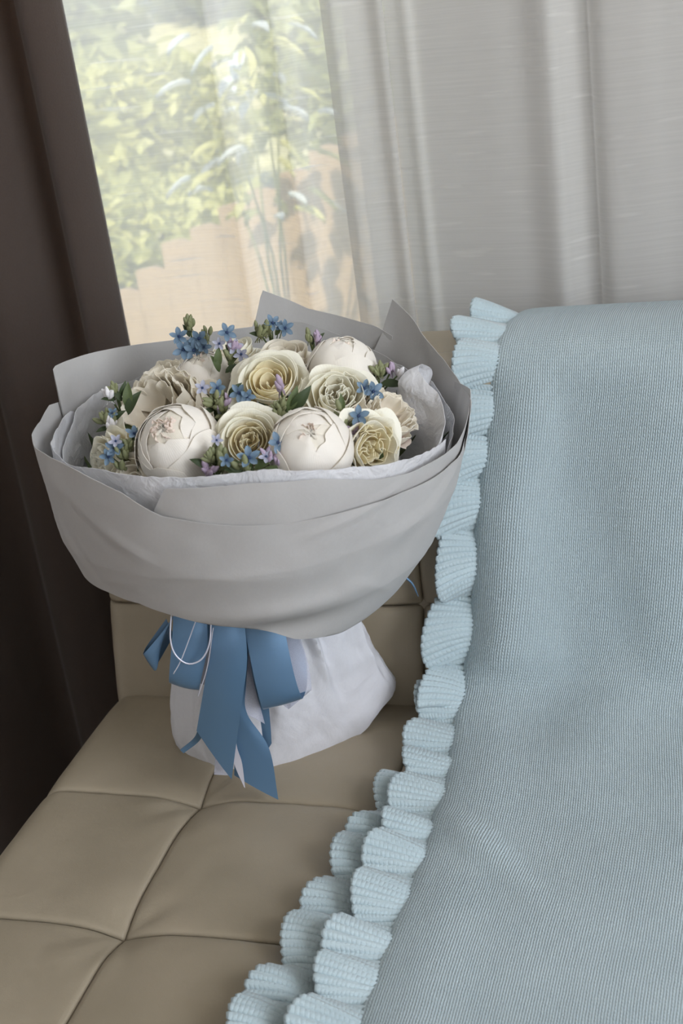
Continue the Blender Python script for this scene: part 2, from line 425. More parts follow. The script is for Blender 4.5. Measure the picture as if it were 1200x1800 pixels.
c = curtain('sheer_curtain', [(.098, .334), (.108, .326), (.117, .322), (.135, .328), (.155, .334), (.171, .328), (.176, .336), (.165, .350), (.142, .356), (.124, .352), (.119, .362), (.14, .372), (.18, .366), (.197, .358), (.212, .362), (.25, .357), (.30, .348), (.34, .342), (.366, .328), (.377, .326), (.386, .334), (.398, .344), (.411, .352), (.419, .352), (.424, .334), (.440, .322), (.470, .326), (.505, .338), (.535, .345), (.57, .36), (.60, .34), (.66, .32), (.72, .35), (.80, .33), (.9, .35), (1.0, .33), (1.2, .35)],
            ZB, ZT, MAT['sheer'], 420, 60, '', .0035, 0, 2)
tag(c, 'gathered sheer curtain panel in deep soft folds above the blue blanket', 'curtain', 'sheer curtains')
c = curtain('blackout_curtain', [(-.226, .300), (-.232, .284), (-.245, .268), (-.262, .262), (-.276, .275), (-.286, .300), (-.302, .312), (-.326, .296), (-.350, .270), (-.385, .250), (-.415, .255), (-.435, .270), (-.46, .255), (-.48, .20), (-.51, .15), (-.55, .14), (-.575, .16), (-.60, .13), (-.63, .08), (-.68, .06), (-.71, .09), (-.75, .05), (-.80, .02), (-.86, .05), (-.92, .01), (-.98, .03)],
            .012, ZT, MAT['dark_curtain'], 220, 50, '', .006, -.02, 3)
sol = c.modifiers.new('thickness', 'SOLIDIFY'); sol.thickness = .002
tag(c, 'dark taupe curtain hanging at the end of the sofa', 'curtain')

# ================================================================== SOFA
LEAN = .25
NB = Vector((0, -1, LEAN)).normalized()          # out of the backrest face
UB = Vector((0, LEAN, 1)).normalized()           # up along the backrest face
sofa = empty('sofa'); tag(sofa, 'beige tufted leather sofa with square stitched panels', 'sofa')
XS = [-.205, 0, .22, .44, .66, .88, 1.10, 1.305]
YS = [0.0, -.211, -.428, -.645]
VS = [-.03, .129, .352, .432]                    # seam heights up the backrest
def puff(x, y, xs, ys, h):
    """height of the padding over a grid of tufts: low at the buttons, softly pulled in along the seams"""
    dx = min(abs(x-a) for a in xs); dy = min(abs(y-b) for b in ys)
    bx, by = xs[1:-1], ys[1:-1]
    db = min((math.hypot(x-a, y-b) for a in bx for b in by), default=1)
    z = h*(1 - .30*math.exp(-dx/.022) - .30*math.exp(-dy/.022))
    z -= h*.62*math.exp(-(db/.036)**2) + .003*math.exp(-db/.010)
    z -= .0026*math.exp(-(min(dx, dy)/.0026)**2)
    # fan of soft pulls around each button
    for a in bx:
        for b in by:
            d = math.hypot(x-a, y-b)
            if .01 < d < .12:
                z += .0010*math.sin(7*math.atan2(y-b, x-a)+a*31+b*17)*math.exp(-((d-.045)/.03)**2)
    return z
def panel(parent, x0, x1, y0, y1, xs, ys, h, place, round_edges=()):
    n = 30; e = .0002
    u = .5-.5*np.cos(np.linspace(0, PI, n)); u = .55*u + .45*np.linspace(0, 1, n)
    X = x0+e + (x1-x0-2*e)*u; Yv = y0+e + (y1-y0-2*e)*u
    P = np.zeros((n, n, 3))
    for i, y in enumerate(Yv):
        for j, x in enumerate(X):
            z = puff(x, y, xs, ys, h) + .0012*fbm(x, y, 0, 16)
            ex = ey = 0
            for (side, at, rad) in round_edges:       # rolled outer edges of the cushion
                d = abs((x if side == 'x' else y) - at)
                if d < rad: z -= rad*(1-math.sqrt(max(0, 1-((rad-d)/rad)**2)))
            P[i, j] = place(x, y, z)
    # short skirt down the seam so the joint has depth
    rim = [P[0], P[-1], P[:, 0], P[:, -1]]
    o = grid_obj('panel', P, MAT['leather'], parent, None, thick=.004)
    return o
seat = boxes_obj('seat_cushion', [(-.198, 1.298, -.64, .10, -.16, -.010)], MAT['leather'], sofa, .02)
for i in range(7):
    for j in range(3):
        re = []
        if i == 0: re.append(('x', XS[0], .035))
        if i == 6: re.append(('x', XS[-1], .035))
        if j == 2: re.append(('y', YS[-1], .035))
        panel(seat, XS[i], XS[i+1], YS[j+1], YS[j], XS, YS, .013, lambda x, y, z: (x, y, z-.001), re)
back_pt = lambda x, v, d: tuple(Vector((x, 0, 0)) + UB*v + NB*d)
# solid core of the backrest
V = []
for x in (-.198, 1.298):
    V += [back_pt(x, -.12, -.012), (x, .115, .411), (x, .238, .411), (x, .165, -.12)]
back = mesh_obj('backrest', V, [(0,1,2,3), (7,6,5,4), (0,4,5,1), (1,5,6,2), (2,6,7,3), (3,7,4,0)], MAT['leather'], sofa)
bv = back.modifiers.new('bevel', 'BEVEL'); bv.width = .018; bv.segments = 4
for i in range(7):
    for j in range(3):
        re = []
        if i == 0: re.append(('x', XS[0], .03))
        if i == 6: re.append(('x', XS[-1], .03))
        if j == 2: re.append(('y', VS[-1], .035))
        panel(back, XS[i], XS[i+1], VS[j], VS[j+1], XS, VS, .014, lambda x, v, d: back_pt(x, v, d-.006), re)
boxes_obj('base_frame', [(-.17, 1.27, -.60, .09, -.24, -.16)], MAT['welt'], sofa, .006)
for x in (-.13, 1.23):
    for y in (-.55, .05):
        tube('leg', [(x, y, -.42), (x, y, -.24)], [.016, .024], MAT['bark'], sofa, 12)

# ================================================================== BLANKET
blk = empty('throw_blanket'); tag(blk, 'pale blue knitted blanket with ruffled edge draped over the sofa', 'blanket')
prof, ps = catmull([(.275, .10), (.276, .28), (.273, .380), (.257, .414), (.220, .424), (.170, .426), (.126, .419), (.095, .399), (.078, .362), (.060, .315), (.042, .262), (.018, .185), (.002, .125), (-.012, .088), (-.032, .062), (-.064, .046), (-.11, .037), (-.20, .034), (-.35, .034), (-.50, .034), (-.600, .033), (-.648, .020), (-.668, -.02), (-.672, -.10), (-.672, -.20)], 300)
tan = np.gradient(prof, axis=0); tan /= np.linalg.norm(tan, axis=1)[:, None]
nor = np.stack([tan[:, 1], -tan[:, 0]], 1)       # (ny, nz); up on the seat, outwards on the backrest
if nor[200, 1] < 0: nor = -nor
# left edge of the cloth, x by arc length: matched at points given by (y, z)
def s_at(y, z): return ps[np.argmin((prof[:, 0]-y)**2 + (prof[:, 1]-z)**2)]
EK = [(0, .345), (s_at(.276, .28), .338), (s_at(.24, .427), .327), (s_at(.207, .431), .322), (s_at(.159, .428), .320), (s_at(.106, .405), .319), (s_at(.085, .377), .3165), (s_at(.072, .348), .3135), (s_at(.052, .292), .3055), (s_at(.033, .235), .2985), (s_at(.0175, .183), .2955), (s_at(.007, .145), .291), (s_at(-.009, .084), .2845), (s_at(-.034, .044), .2745), (s_at(-.0585, .037), .2735), (s_at(-.148, .035), .281), (s_at(-.241, .035), .287), (s_at(-.334, .035), .286), (s_at(-.417, .035), .281), (s_at(-.492, .035), .277), (s_at(-.60, .035), .276), (ps[-1], .28)]
xL = np.interp(ps, [k[0] for k in EK], [k[1] for k in EK])
ker = np.ones(15)/15; xL = np.convolve(np.pad(xL, 7, mode='edge'), ker, 'valid')
XR = 1.02
s_crease = s_at(-.028, .048); s_top = s_at(.120, .416)
nx = 170
q = np.linspace(0, 1, nx)**1.35
Pb = np.zeros((len(ps), nx, 3)); UVb = np.zeros((len(ps), nx, 2))
for i in range(len(ps)):
    s = ps[i]; onback = float(sm(s, s_top+.01, s_top+.09)*(1-sm(s, s_crease-.05, s_crease+.02))); onseat = float(sm(s, s_crease, s_crease+.08))
    for j in range(nx):
        x = xL[i] + (XR-xL[i])*q[j]; e = x - xL[i]
        h = -.012*math.exp(-e/.005) - .003*math.exp(-e/.015)                    # rounded border
        h += onback*(.018*math.exp(-((e-.045)/.034)**2) - .006*math.exp(-((e-.13)/.05)**2) + .010*math.exp(-((e-.25)/.06)**2))
        h += onback*.011*fbm(x*1.0, s*.35, 2.0, 9, 2)
        h += onseat*(.006*math.exp(-((e-.05)/.035)**2)) + onseat*.004*fbm(x*.8, s, 5.0, 7, 2)
        # diagonal pulls fanning out from the crease between seat and back
        dc = s - s_crease
        h += .006*math.exp(-(dc/.10)**2)*math.sin((e*34 + dc*22)+.6)*math.exp(-((e-.12)/.12)**2)
        h += .008*math.exp(-((dc-.22-e*.9)/.022)**2)*math.exp(-((e-.06)/.06)**2)*(1 if e > .0 else 0)
        h = max(h, -.014)
        Pb[i, j] = (x, prof[i, 0] + nor[i, 0]*h, prof[i, 1] + nor[i, 1]*h)
        UVb[i, j] = (e, s)
grid_obj('knit_panel', Pb, MAT['knit'], blk, UVb, thick=.008)

def ruffle(name, i0, i1, dx, width, lift, amp, crests, seed, mat, droop=0.0, up_bias=0.0, fan=.01):
    """a gathered strip of ribbing along the blanket's edge: the ribs run across the strip"""
    rnd = random.Random(seed)
    ss = ps[i0:i1]; s0, s1 = ss[0], ss[-1]
    cr = [s0]
    while cr[-1] < s1+.1: cr.append(cr[-1] + crests*rnd.uniform(.70, 1.35))
    amps = [rnd.uniform(.65, 1.15) for _ in cr]
    fine = np.linspace(s0, s1, 3600)
    ph = np.interp(fine, cr, np.arange(len(cr))*2*PI); am = np.interp(fine, [c for c in cr], amps)
    am = np.convolve(np.pad(am, 40, mode='edge'), np.ones(81)/81, 'valid')
    ipx = lambda arr: np.interp(fine, ps, arr)
    ey, ez = ipx(prof[:, 0]), ipx(prof[:, 1])
    ex = ipx(xL) + (dx if not callable(dx) else dx(ey))
    ny, nz_ = ipx(nor[:, 0]), ipx(nor[:, 1]); ty, tz = ipx(tan[:, 0]), ipx(tan[:, 1])
    nt = 26; t = np.linspace(0, 1, nt)[:, None]
    wv = np.sin(ph)
    wid = width*(1 + .10*np.sin(ph*.5+seed))
    A = amp*am
    N = lift*(1-t)**2 - .005*(1-t) + A*t**.75*(wv*.5+.5)*1.0 + up_bias*t
    out = wid*(t - .16*t**2*(.5-wv*.5))
    shift = -fan*am*t*np.cos(ph) + droop*t*t*(wv*.5+.5)
    X = ex - out; Yv = ey + ny*N + ty*shift; Z = ez + nz_*N + tz*shift
    P = np.stack([X, Yv, Z], 2)
    # ribs, even along the stretched outer edge
    mid = P[int(nt*.6)]; arc = np.concatenate([[0], np.cumsum(np.linalg.norm(np.diff(mid, axis=0), axis=1))])
    m = int(arc[-1]/.0009); k = np.interp(np.linspace(0, arc[-1], m), arc, np.arange(len(fine)))
    P = np.stack([np.stack([np.interp(k, np.arange(len(fine)), P[r, :, c_]) for c_ in range(3)], 1) for r in range(nt)], 0)
    arc = np.linspace(0, arc[-1], m)
    du = np.gradient(P, axis=1); dv = np.gradient(P, axis=0); n_ = np.cross(du, dv); n_ /= (np.linalg.norm(n_, axis=2)[:, :, None]+1e-9)
    rib = np.abs(np.sin(PI*arc/.0074))**.75
    fade = sm(t, 0, .12)*(1-.7*sm(t, .95, 1))
    P = P + n_*((rib[None, :]-.5)*.0078*fade*1.0)[:, :, None]
    P = P + n_*(.0010*np.sin(PI*t/.03))[:, :, None]*0
    UV = np.stack([np.broadcast_to(arc[None, :], (nt, m)), np.broadcast_to(t*width, (nt, m))], 2)
    return grid_obj(name, P, mat, blk, UV, thick=.0035)
iT = int(np.argmin(np.abs(ps - s_at(.225, .431)))); iF = int(np.argmin(np.abs(ps - s_at(-.668, -.02))))
iC = int(np.argmin(np.abs(ps - (s_crease+.02)))); iB = int(np.argmin(np.abs(ps - (s_crease+.15))))
ruffle('ruffle', iT, iC+2, .011, .060, .0, .034, .066, 4, MAT['ribknit'], .012, -.004, .015)
ruffle('ruffle', iC-2, iF, .010, .062, .0, .026, .056, 9, MAT['ribknit'], 0, -.006, .011)
# the under layer of the folded blanket shows its own ruffle beyond the upper one
ruffle('ruffle', iB, iF, lambda y: np.interp(-y, [.17, .33, .54], [-.006, -.030, -.046]), .066, -.016, .022, .058, 15, MAT['ribknit'], 0, -.016, .010)

# ================================================================== BOUQUET: paper
ZS_ = [.15, .19, .20, .225, .28, .35, .43, .50, .60]; RS_ = [.10, .122, .135, .157, .190, .213, .225, .231, .236]
D0 = np.array([.376, -.927, 0]); R0 = np.array([.927, .376, 0])       # bouquet's front and its right
def rad(z): return np.interp(z, ZS_, RS_)
def cen(z): return np.array([.045+.155*z, -.075-.13*z, z])
bq = empty('bouquet_wrap'); tag(bq, 'white paper bouquet wrap with a blue satin bow standing on the sofa', 'bouquet wrap')
ZBOT = ([-180, -110, -90, -55, -42, -14, 7, 28, 41, 55, 90, 130, 180], [.27, .29, .305, .310, .305, .278, .240, .222, .222, .230, .245, .26, .27])
CREASE = [(-45, .40, -.55, .012, .0040), (-62, .36, -.9, .014, -.0035), (22, .395, .20, .009, .0035), (48, .36, .35, .016, .0040), (-8, .345, -.12, .014, .0025), (70, .33, 1.1, .014, -.003), (-30, .33, .5, .012, -.003), (-80, .40, -1.2, .012, .004), (150, .42, .4, .014, .004), (-140, .44, -.2, .012, .003), (110, .40, .8, .012, .004), (10, .30, .9, .010, -.003), (35, .28, -.5, .010, .003), (-50, .33, .2, .010, .0025), (60, .40, -.3, .010, .003)]
def sheet(name, table, off, m, seed=0, nphi=90, nz=36, fold_under=False, rough=.0015, tear=0.0, thick=.0005, zb=None, off_end=0.0, flare=0.0, corner=0.0):
    ph = np.array([a for a, b in table], float); zt = np.array([b for a, b in table], float)
    A = np.linspace(ph[0], ph[-1], nphi); ZTp = np.interp(A, ph, zt)
    rows = []
    if fold_under:
        for k in range(8): rows.append(('u', 1-k/8))
    for k in range(nz): rows.append(('w', k/(nz-1)))
    P = np.zeros((len(rows), nphi, 3)); UV = np.zeros((len(rows), nphi, 2))
    for j, a in enumerate(A):
        aw = (a+180) % 360-180
        z0 = float(np.interp(aw, *ZBOT)) if zb is None else zb
        dirv = D0*math.cos(math.radians(a)) + R0*math.sin(math.radians(a))
        w = (j/(nphi-1)); endk = off_end*(w**3)
        ztop = ZTp[j] + (tear*noise.noise(Vector((a*.12, seed, 1.3))) + tear*.5*noise.noise(Vector((a*.5, seed, 4.3))) if tear else 0)
        for i, (kind, v) in enumerate(rows):
            if kind == 'u':
                r = rad(z0) + (.075-rad(z0))*v; z = z0 + .035*v - .004*math.sin(PI*min(1, v*3))
                r = r + off
            else:
                z = z0 + (ztop-z0)*v; r = rad(z) + off + endk + flare*max(0, z-.43)
                r += .010*(1-v)**6*0
            nn = fbm(math.cos(math.radians(a))*.6, math.sin(math.radians(a))*.6, z*2.2+seed, 4.0, 3)
            r += rough*nn*(.4+1.2*min(1, abs(z-z0)/.1))
            if fold_under:
                da = (aw-4)/20; dz = (z-.262)/.020
                r -= .012*math.exp(-da*da-dz*dz); r += .005*math.exp(-((aw-2)/24)**2-((z-.292)/.014)**2)
                if kind == 'w': r += .0025*math.sin(math.radians(aw*5+40))*math.exp(-(z-z0)/.04)
            for (ca, cz, cang, cw, ch) in CREASE:      # straight folds pressed into the paper
                da = (aw-ca)*.0038; dz = z-cz; d = -da*math.sin(cang)+dz*math.cos(cang); l = da*math.cos(cang)+dz*math.sin(cang)
                r += .38*ch*max(0, 1-abs(d)/cw)*math.exp(-(l/.06)**4)
            P[i, j] = cen(z) + dirv*r; UV[i, j] = (a/90*.22, z)
    return grid_obj(name, P, m, bq, UV, thick=thick)
pf = MAT['paper']
sheet('paper_sheet', [(-128, .43), (-116, .455), (-108, .462), (-100, .455), (-85, .462), (-66, .466), (-50, .462), (-36, .448), (-26, .424), (-12, .412), (3, .403), (23, .402), (40, .396), (62, .392), (71, .402), (88, .418), (100, .41)], .0, pf, 1, 240, 64, True, .0022)
sheet('paper_sheet', [(-29, .425), (-25, .452), (-17, .452), (-5, .452), (11, .444), (26, .424), (38, .414), (50, .412), (62, .408), (75, .418), (86, .432), (100, .425)], -.003, pf, 2, 140, 40, False, .002, zb=.33)
sheet('paper_sheet', [(68, .40), (80, .428), (93, .424), (103, .432), (113, .444), (122, .462), (129, .480), (135, .494), (137, .45), (140, .42)], -.001, pf, 3, 70, 30, False, .003, flare=.10)
sheet('paper_sheet', [(133, .452), (139, .462), (150, .472), (161, .484), (174, .512), (176, .48), (182, .43)], .003, pf, 4, 60, 30, False, .003)
sheet('paper_sheet', [(-250, .392), (-227, .430), (-210, .452), (-198, .470), (-180, .472), (-158, .474), (-140, .486), (-127, .493), (-114, .499), (-112.5, .497), (-112, .42)], -.004, pf, 5, 260, 30, False, .003)
tis = MAT['tissue']
sheet('tissue_sheet', [(-125, .42), (-112, .448), (-100, .446), (-85, .450), (-66, .455), (-50, .460), (-34, .460), (-13, .459), (1, .459), (12, .448), (22, .440), (33, .430), (50, .418), (62, .412)], -.014, tis, 6, 190, 40, False, .0035, .0025, zb=.30)
sheet('tissue_sheet', [(-200, .40), (-180, .43), (-160, .440), (-140, .447), (-128, .450), (-112, .446), (-100, .43), (-90, .42)], -.017, tis, 7, 130, 36, False, .004, .003, zb=.30)
sheet('tissue_sheet', [(58, .395), (72, .40), (84, .408), (100, .414), (112, .420), (126, .425), (150, .42)], -.014, tis, 8, 100, 36, False, .004, .003, zb=.30)
# the big soft tissue fold beside the flowers on the right
def tissue_fold(a0, a1, z0, ht, depth, seed, curl=.022):
    n, k = 44, 56; P = np.zeros((n, k, 3))
    for i in range(n):
        v = i/(n-1)
        for j in range(k):
            w = j/(k-1); a = a0 + (a1-a0)*w
            ridge = math.exp(-((w-.40-.10*v)/.20)**2)
            z = z0 + ht*(.55+.45*math.exp(-((w-.52)/.30)**2))*v
            roll = max(0, v-.86)/.14                                  # top border rolled over towards the rim
            r = rad(z) - .021 - depth*ridge*(.55+.45*v) + curl*roll*roll*ridge + .006*fbm(w*2.2, v*1.3, seed, 2.0, 3)
            z -= .006*roll*roll*ridge
            dirv = D0*math.cos(math.radians(a)) + R0*math.sin(math.radians(a))
            P[i, j] = cen(z) + dirv*r
    return grid_obj('tissue_sheet', P, tis, bq, None, thick=.0004)
tissue_fold(56, 114, .33, .142, .062, 3)
# lower skirt of white paper
def skirt():
    keys = [  # z, cx, cy, right, left, front, back
        (.250, .083, -.108, .050, .050, .050, .045), (.215, .078, -.100, .066, .066, .062, .048), (.170, .066, -.088, .098, .098, .082, .050), (.120, .058, -.078, .114, .108, .088, .050), (.075, .053, -.070, .130, .116, .090, .048), (.035, .050, -.064, .143, .121, .090, .046), (.006, .050, -.060, .151, .122, .087, .044)]
    K = np.array(keys); n, k = 80, 300
    t = np.linspace(0, 1, n); C_, _ = catmull(K, n)
    P = np.zeros((n, k, 3)); UV = np.zeros((n, k, 2))
    for i in range(n):
        z, cx, cy, ar, al, fr, bk = C_[i]; v = i/(n-1)
        for j in range(k):
            a = 2*PI*j/k - PI; sa, ca = math.sin(a), math.cos(a)
            pl = (1-v)**1.2*(.0075*math.sin(a*13+1.5*math.sin(a*3)) + .005*math.sin(a*21+2)) + .0035*v*math.sin(a*5+v*3) + .003*fbm(ca, sa, z*6, 3.2, 3)
            for q_ in range(9):
                d_ = a - (-2.2 + q_*.52 + .25*math.sin(q_*5.1)) - (v-.3)*.5*math.sin(q_*2.7)
                pl += (.0080 if q_ % 2 else -.0065)*max(0, 1-abs(d_)/.085)*math.exp(-((v-.35-.25*math.sin(q_*1.9))/.33)**2)
            zz = z + .034*float(sm(sa, .55, 1.0))*v**2 + .003*v*math.sin(a*4+1)
            ax = ar if sa > 0 else al
            sq = 1 - .13*v*math.sin(2*abs(a))**2*(1 if (sa > 0 and ca > 0) else 0)      # drawn out to a corner on the right
            p = np.array([cx, cy, 0]) + R0*sa*(ax*sq+pl) + D0*ca*((fr if ca > 0 else bk)*sq+pl)
            P[i, j] = (p[0], p[1], max(zz, .0)); UV[i, j] = (a*.1, z)
    o = grid_obj('paper_skirt', P, MAT['skirt'], bq, UV, wrap=True, thick=.0006)
    return o
skirt()
# bundle of cut stems seen dark between the flowers, down to the base
for k in range(14):
    a = 2*PI*k/14; rr = .022*(1 if k % 2 else .55)
    tube('stem_end', [(.045+rr*math.cos(a)*1.6, -.075+rr*math.sin(a), .012), (.076+rr*.8*math.cos(a), -.100+rr*.8*math.sin(a), .20), (.10+rr*2.6*math.cos(a), -.118+rr*2.6*math.sin(a), .34)], .0032, MAT['stem'], bq, 6)

# ------------------------------------------------------------------ ribbons on the bow
bow = bpy.data.objects.new('ribbon_bow', None); bow.empty_display_size = .02; link(bow, bq); bow['label'] = 'blue satin bow with long tails'
P0 = np.array([.105, -.200, 0])
def rp(a, z, d): return P0 + R0*a + D0*d + np.array([0, 0, z])
def strip(name, rows, m, parent=bow, n=40, k=7, bulge=.0, thick=.0004):
    """rows: (aL, zL, dL, aR, zR, dR) down the ribbon"""
    R, s = catmull(rows, n); P = np.zeros((n, k, 3)); UV = np.zeros((n, k, 2))
    for i in range(n):
        L_, R_ = rp(*R[i, :3]), rp(*R[i, 3:])
        for j in range(k):
            w = j/(k-1); P[i, j] = L_*(1-w) + R_*w + D0*bulge*math.sin(PI*w); UV[i, j] = (w*.04, s[i])
    return grid_obj(name, P, m, parent, UV, thick=thick)
sb = MAT['satin']
# right-hand loop: down in front, round at the bottom, back up behind
strip('ribbon_loop', [(-.016, .250, .006, .026, .246, .004), (-.015, .215, .018, .026, .208, .016), (-.014, .180, .026, .028, .172, .024), (-.012, .150, .028, .031, .150, .026), (-.010, .137, .020, .033, .141, .018), (-.004, .138, .002, .040, .146, -.002), (.002, .160, -.012, .043, .170, -.016), (.000, .200, -.016, .036, .205, -.020), (-.004, .245, -.012, .024, .245, -.014)], sb, n=70, bulge=.002)
# far left loop
strip('ribbon_loop', [(-.080, .262, .002, -.098, .240, .004), (-.098, .243, .006, -.106, .222, .008), (-.120, .224, .010, -.113, .202, .012), (-.124, .219, .004, -.117, .200, .006), (-.118, .224, -.006, -.110, .203, -.004), (-.095, .247, -.010, -.090, .228, -.008)], sb, n=60, bulge=.0015)
# middle left loop
strip('ribbon_loop', [(-.083, .270, .012, -.046, .255, .014), (-.090, .240, .020, -.054, .228, .022), (-.099, .205, .026, -.068, .192, .028), (-.102, .190, .022, -.073, .176, .024), (-.101, .186, .012, -.073, .175, .014), (-.097, .200, .002, -.068, .190, .004), (-.088, .240, -.004, -.058, .228, -.002)], sb, n=70, bulge=.003)
# long tails
strip('ribbon_tail', [(-.047, .262, .022, -.014, .246, .022), (-.052, .225, .030, -.018, .205, .030), (-.064, .190, .030, -.030, .160, .032), (-.074, .158, .026, -.044, .110, .030), (-.084, .126, .022, -.057, .062, .028)], sb, n=50, bulge=.003)
strip('ribbon_tail', [(-.030, .230, .006, -.010, .225, .006), (-.036, .175, .008, -.024, .165, .008), (-.043, .135, .010, -.029, .130, .010), (-.048, .095, .013, -.012, .082, .012), (-.054, .060, .018, -.0115, .020, .020)], sb, n=50, bulge=.002)
strip('ribbon_tail', [(-.022, .240, .000, .000, .236, .000), (-.020, .175, .003, -.002, .170, .003), (-.016, .120, .003, -.006, .110, .003), (-.018, .071, .003, -.0085, .083, .004)], sb, n=40, bulge=.001)
strip('ribbon_tail', [(-.079, .135, .014, -.074, .130, .014), (-.088, .112, .010, -.083, .107, .010), (-.107, .096, .006, -.104, .091, .006)], sb, n=24, k=3)
t_ = strip('ribbon_tail', [(-.041, .150, .022, -.038, .150, .022), (-.049, .105, .024, -.045, .104, .024), (-.0515, .080, .024, -.043, .078, .024), (-.0455, .048, .026, -.0445, .047, .026)], MAT['satin_white'], n=30, k=3); t_['label'] = 'narrow white satin tail'
org = MAT['organza']
for rows in ([(-.066, .262, .008, -.044, .256, .008), (-.074, .215, .012, -.050, .205, .012), (-.078, .180, .012, -.054, .166, .012)],
             [(-.030, .245, .004, -.006, .240, .004), (-.036, .190, .005, -.016, .180, .005), (-.034, .130, .006, -.012, .110, .006)],
             [(.016, .240, .000, .036, .236, .000), (.026, .190, .006, .044, .180, .004), (.018, .128, .008, .044, .145, .006), (.010, .128, .002, .040, .138, .000)],
             [(-.068, .100, .000, -.052, .098, .000), (-.071, .080, .004, -.056, .078, .004), (-.076, .060, .010, -.061, .056, .010)]):
    q_ = strip('sheer_ribbon', rows, org, n=30, k=5); q_['label'] = 'translucent white organza ribbon'
cp, _ = catmull([rp(-.086, .268, .024), rp(-.091, .245, .032), rp(-.089, .228, .036), (rp(-.078, .216, .038)), rp(-.063, .219, .038), rp(-.052, .236, .036), rp(-.046, .262, .026)], 40)
tube('cord', cp, .0009, MAT['satin_white'], bow, 6)['label'] = 'thin white cord loop'
cp, _ = catmull([rp(-.060, .262, .026), rp(-.083, .222, .034), rp(-.095, .205, .034)], 24); tube('cord', cp, .0006, MAT['satin_white'], bow, 6)
cp, _ = catmull([rp(-.046, .250, .034), rp(-.060, .205, .034), rp(-.075, .172, .030)], 24); tube('cord', cp, .0006, MAT['satin_white'], bow, 6)
cp, _ = catmull([(.12, -.055, .235), (.19, -.030, .215), (.223, -.022, .189), (.232, -.021, .167)], 24); tube('cord', cp, [.0016]*20+[.0014, .0012, .0009, .0004], MAT['satin'], bow, 6)

# ================================================================== FLOWERS
NECK = np.array([.078, -.102, .21])
CAMV = np.array([.38, -.80, .46])        # the side of the bouquet the blooms turn to
def frame(axis):
    return Vector(axis).normalized().to_track_quat('Z', 'Y')
def bloom(name, label, pos, axis, group, spin=0.0):
    """Empty at the flower with its axis along local z; axis given as (right, front, up) of the bouquet"""
    ax = R0*axis[0] + D0*axis[1] + np.array([0, 0, axis[2]])
    o = bpy.data.objects.new(name, None); o.empty_display_size = .02
    o.rotation_mode = 'QUATERNION'; o.rotation_quaternion = frame(ax) @ Matrix.Rotation(spin, 3, 'Z').to_quaternion()
    o.location = (pos[0], pos[1], pos[2]+SEAT); link(o)
    tag(o, label, name.split('_')[-1], group); return o
def local(o, p):
    m = Matrix.Translation(o.location) @ o.rotation_quaternion.to_matrix().to_4x4()
    return m.inverted() @ Vector((p[0], p[1], p[2]+SEAT))
def add_stem(o, depth, r=.0028):
    a = Vector((0, 0, -depth)); b = local(o, NECK); m = a + Vector((0, 0, -.04)); 
    cp, _ = catmull([tuple(a+Vector((0, 0, .008))), tuple(a), tuple(m*.75+b*.25), tuple(b)], 14)
    tube('stem', cp, r, MAT['stem'], o, 6)
def petal(o, m, th, half, a, H, ps0, ps1, zr, curl=0.0, spiral=.05, ruf=.0, rk=5, seed=0, tipcut=.22, notch=0.0, nu=13, nv=10, shift=(0, 0), lean=0.0, squash=1.0):
    """one petal: a piece of a cup of radius a and depth H, from polar angle ps0 (bottom) to ps1 (rim); rim at height zr"""
    rnd = random.Random(seed); f1, f2 = rnd.uniform(0, 6.28), rnd.uniform(0, 6.28)
    P = np.zeros((nv, nu, 3)); UV = np.zeros((nv, nu, 2))
    for i in range(nv):
        v = i/(nv-1)
        for j in range(nu):
            u = -1+2*j/(nu-1)
            top = 1 - tipcut*abs(u)**3.2 - notch*math.exp(-(u/.18)**2) + .03*math.sin(3*u+f1)
            vv = v*top
            ps = ps0 + (ps1-ps0)*vv
            wdt = half*(math.sin(min(1, .25+vv*.9)*PI/2))**.6
            ang = th + u*wdt
            r = a*math.sin(ps)*(1 + spiral*u)
            z = zr + H*(math.cos(ps1)-math.cos(ps))
            e = max(0, vv-.72)/.28
            r += curl*a*e*e; z -= abs(curl)*a*.55*e*e*(1 if curl > 0 else 0)
            wv = math.sin(rk*u+f1)+.6*math.sin(rk*1.9*u+f2)
            r += ruf*a*wv*vv**2.2; z += ruf*a*.7*math.sin(rk*1.3*u+f2)*vv**2.2
            n = noise.noise(Vector((u*1.3+seed*.37, v*1.7, seed*.11)))
            r += .025*a*n
            z += lean*r*math.cos(ang-th)
            P[i, j] = (r*math.cos(ang)+shift[0], r*math.sin(ang)*squash+shift[1], z); UV[i, j] = (j/(nu-1), vv)
    return grid_obj('petal', P, m, o, UV, thick=.0005)
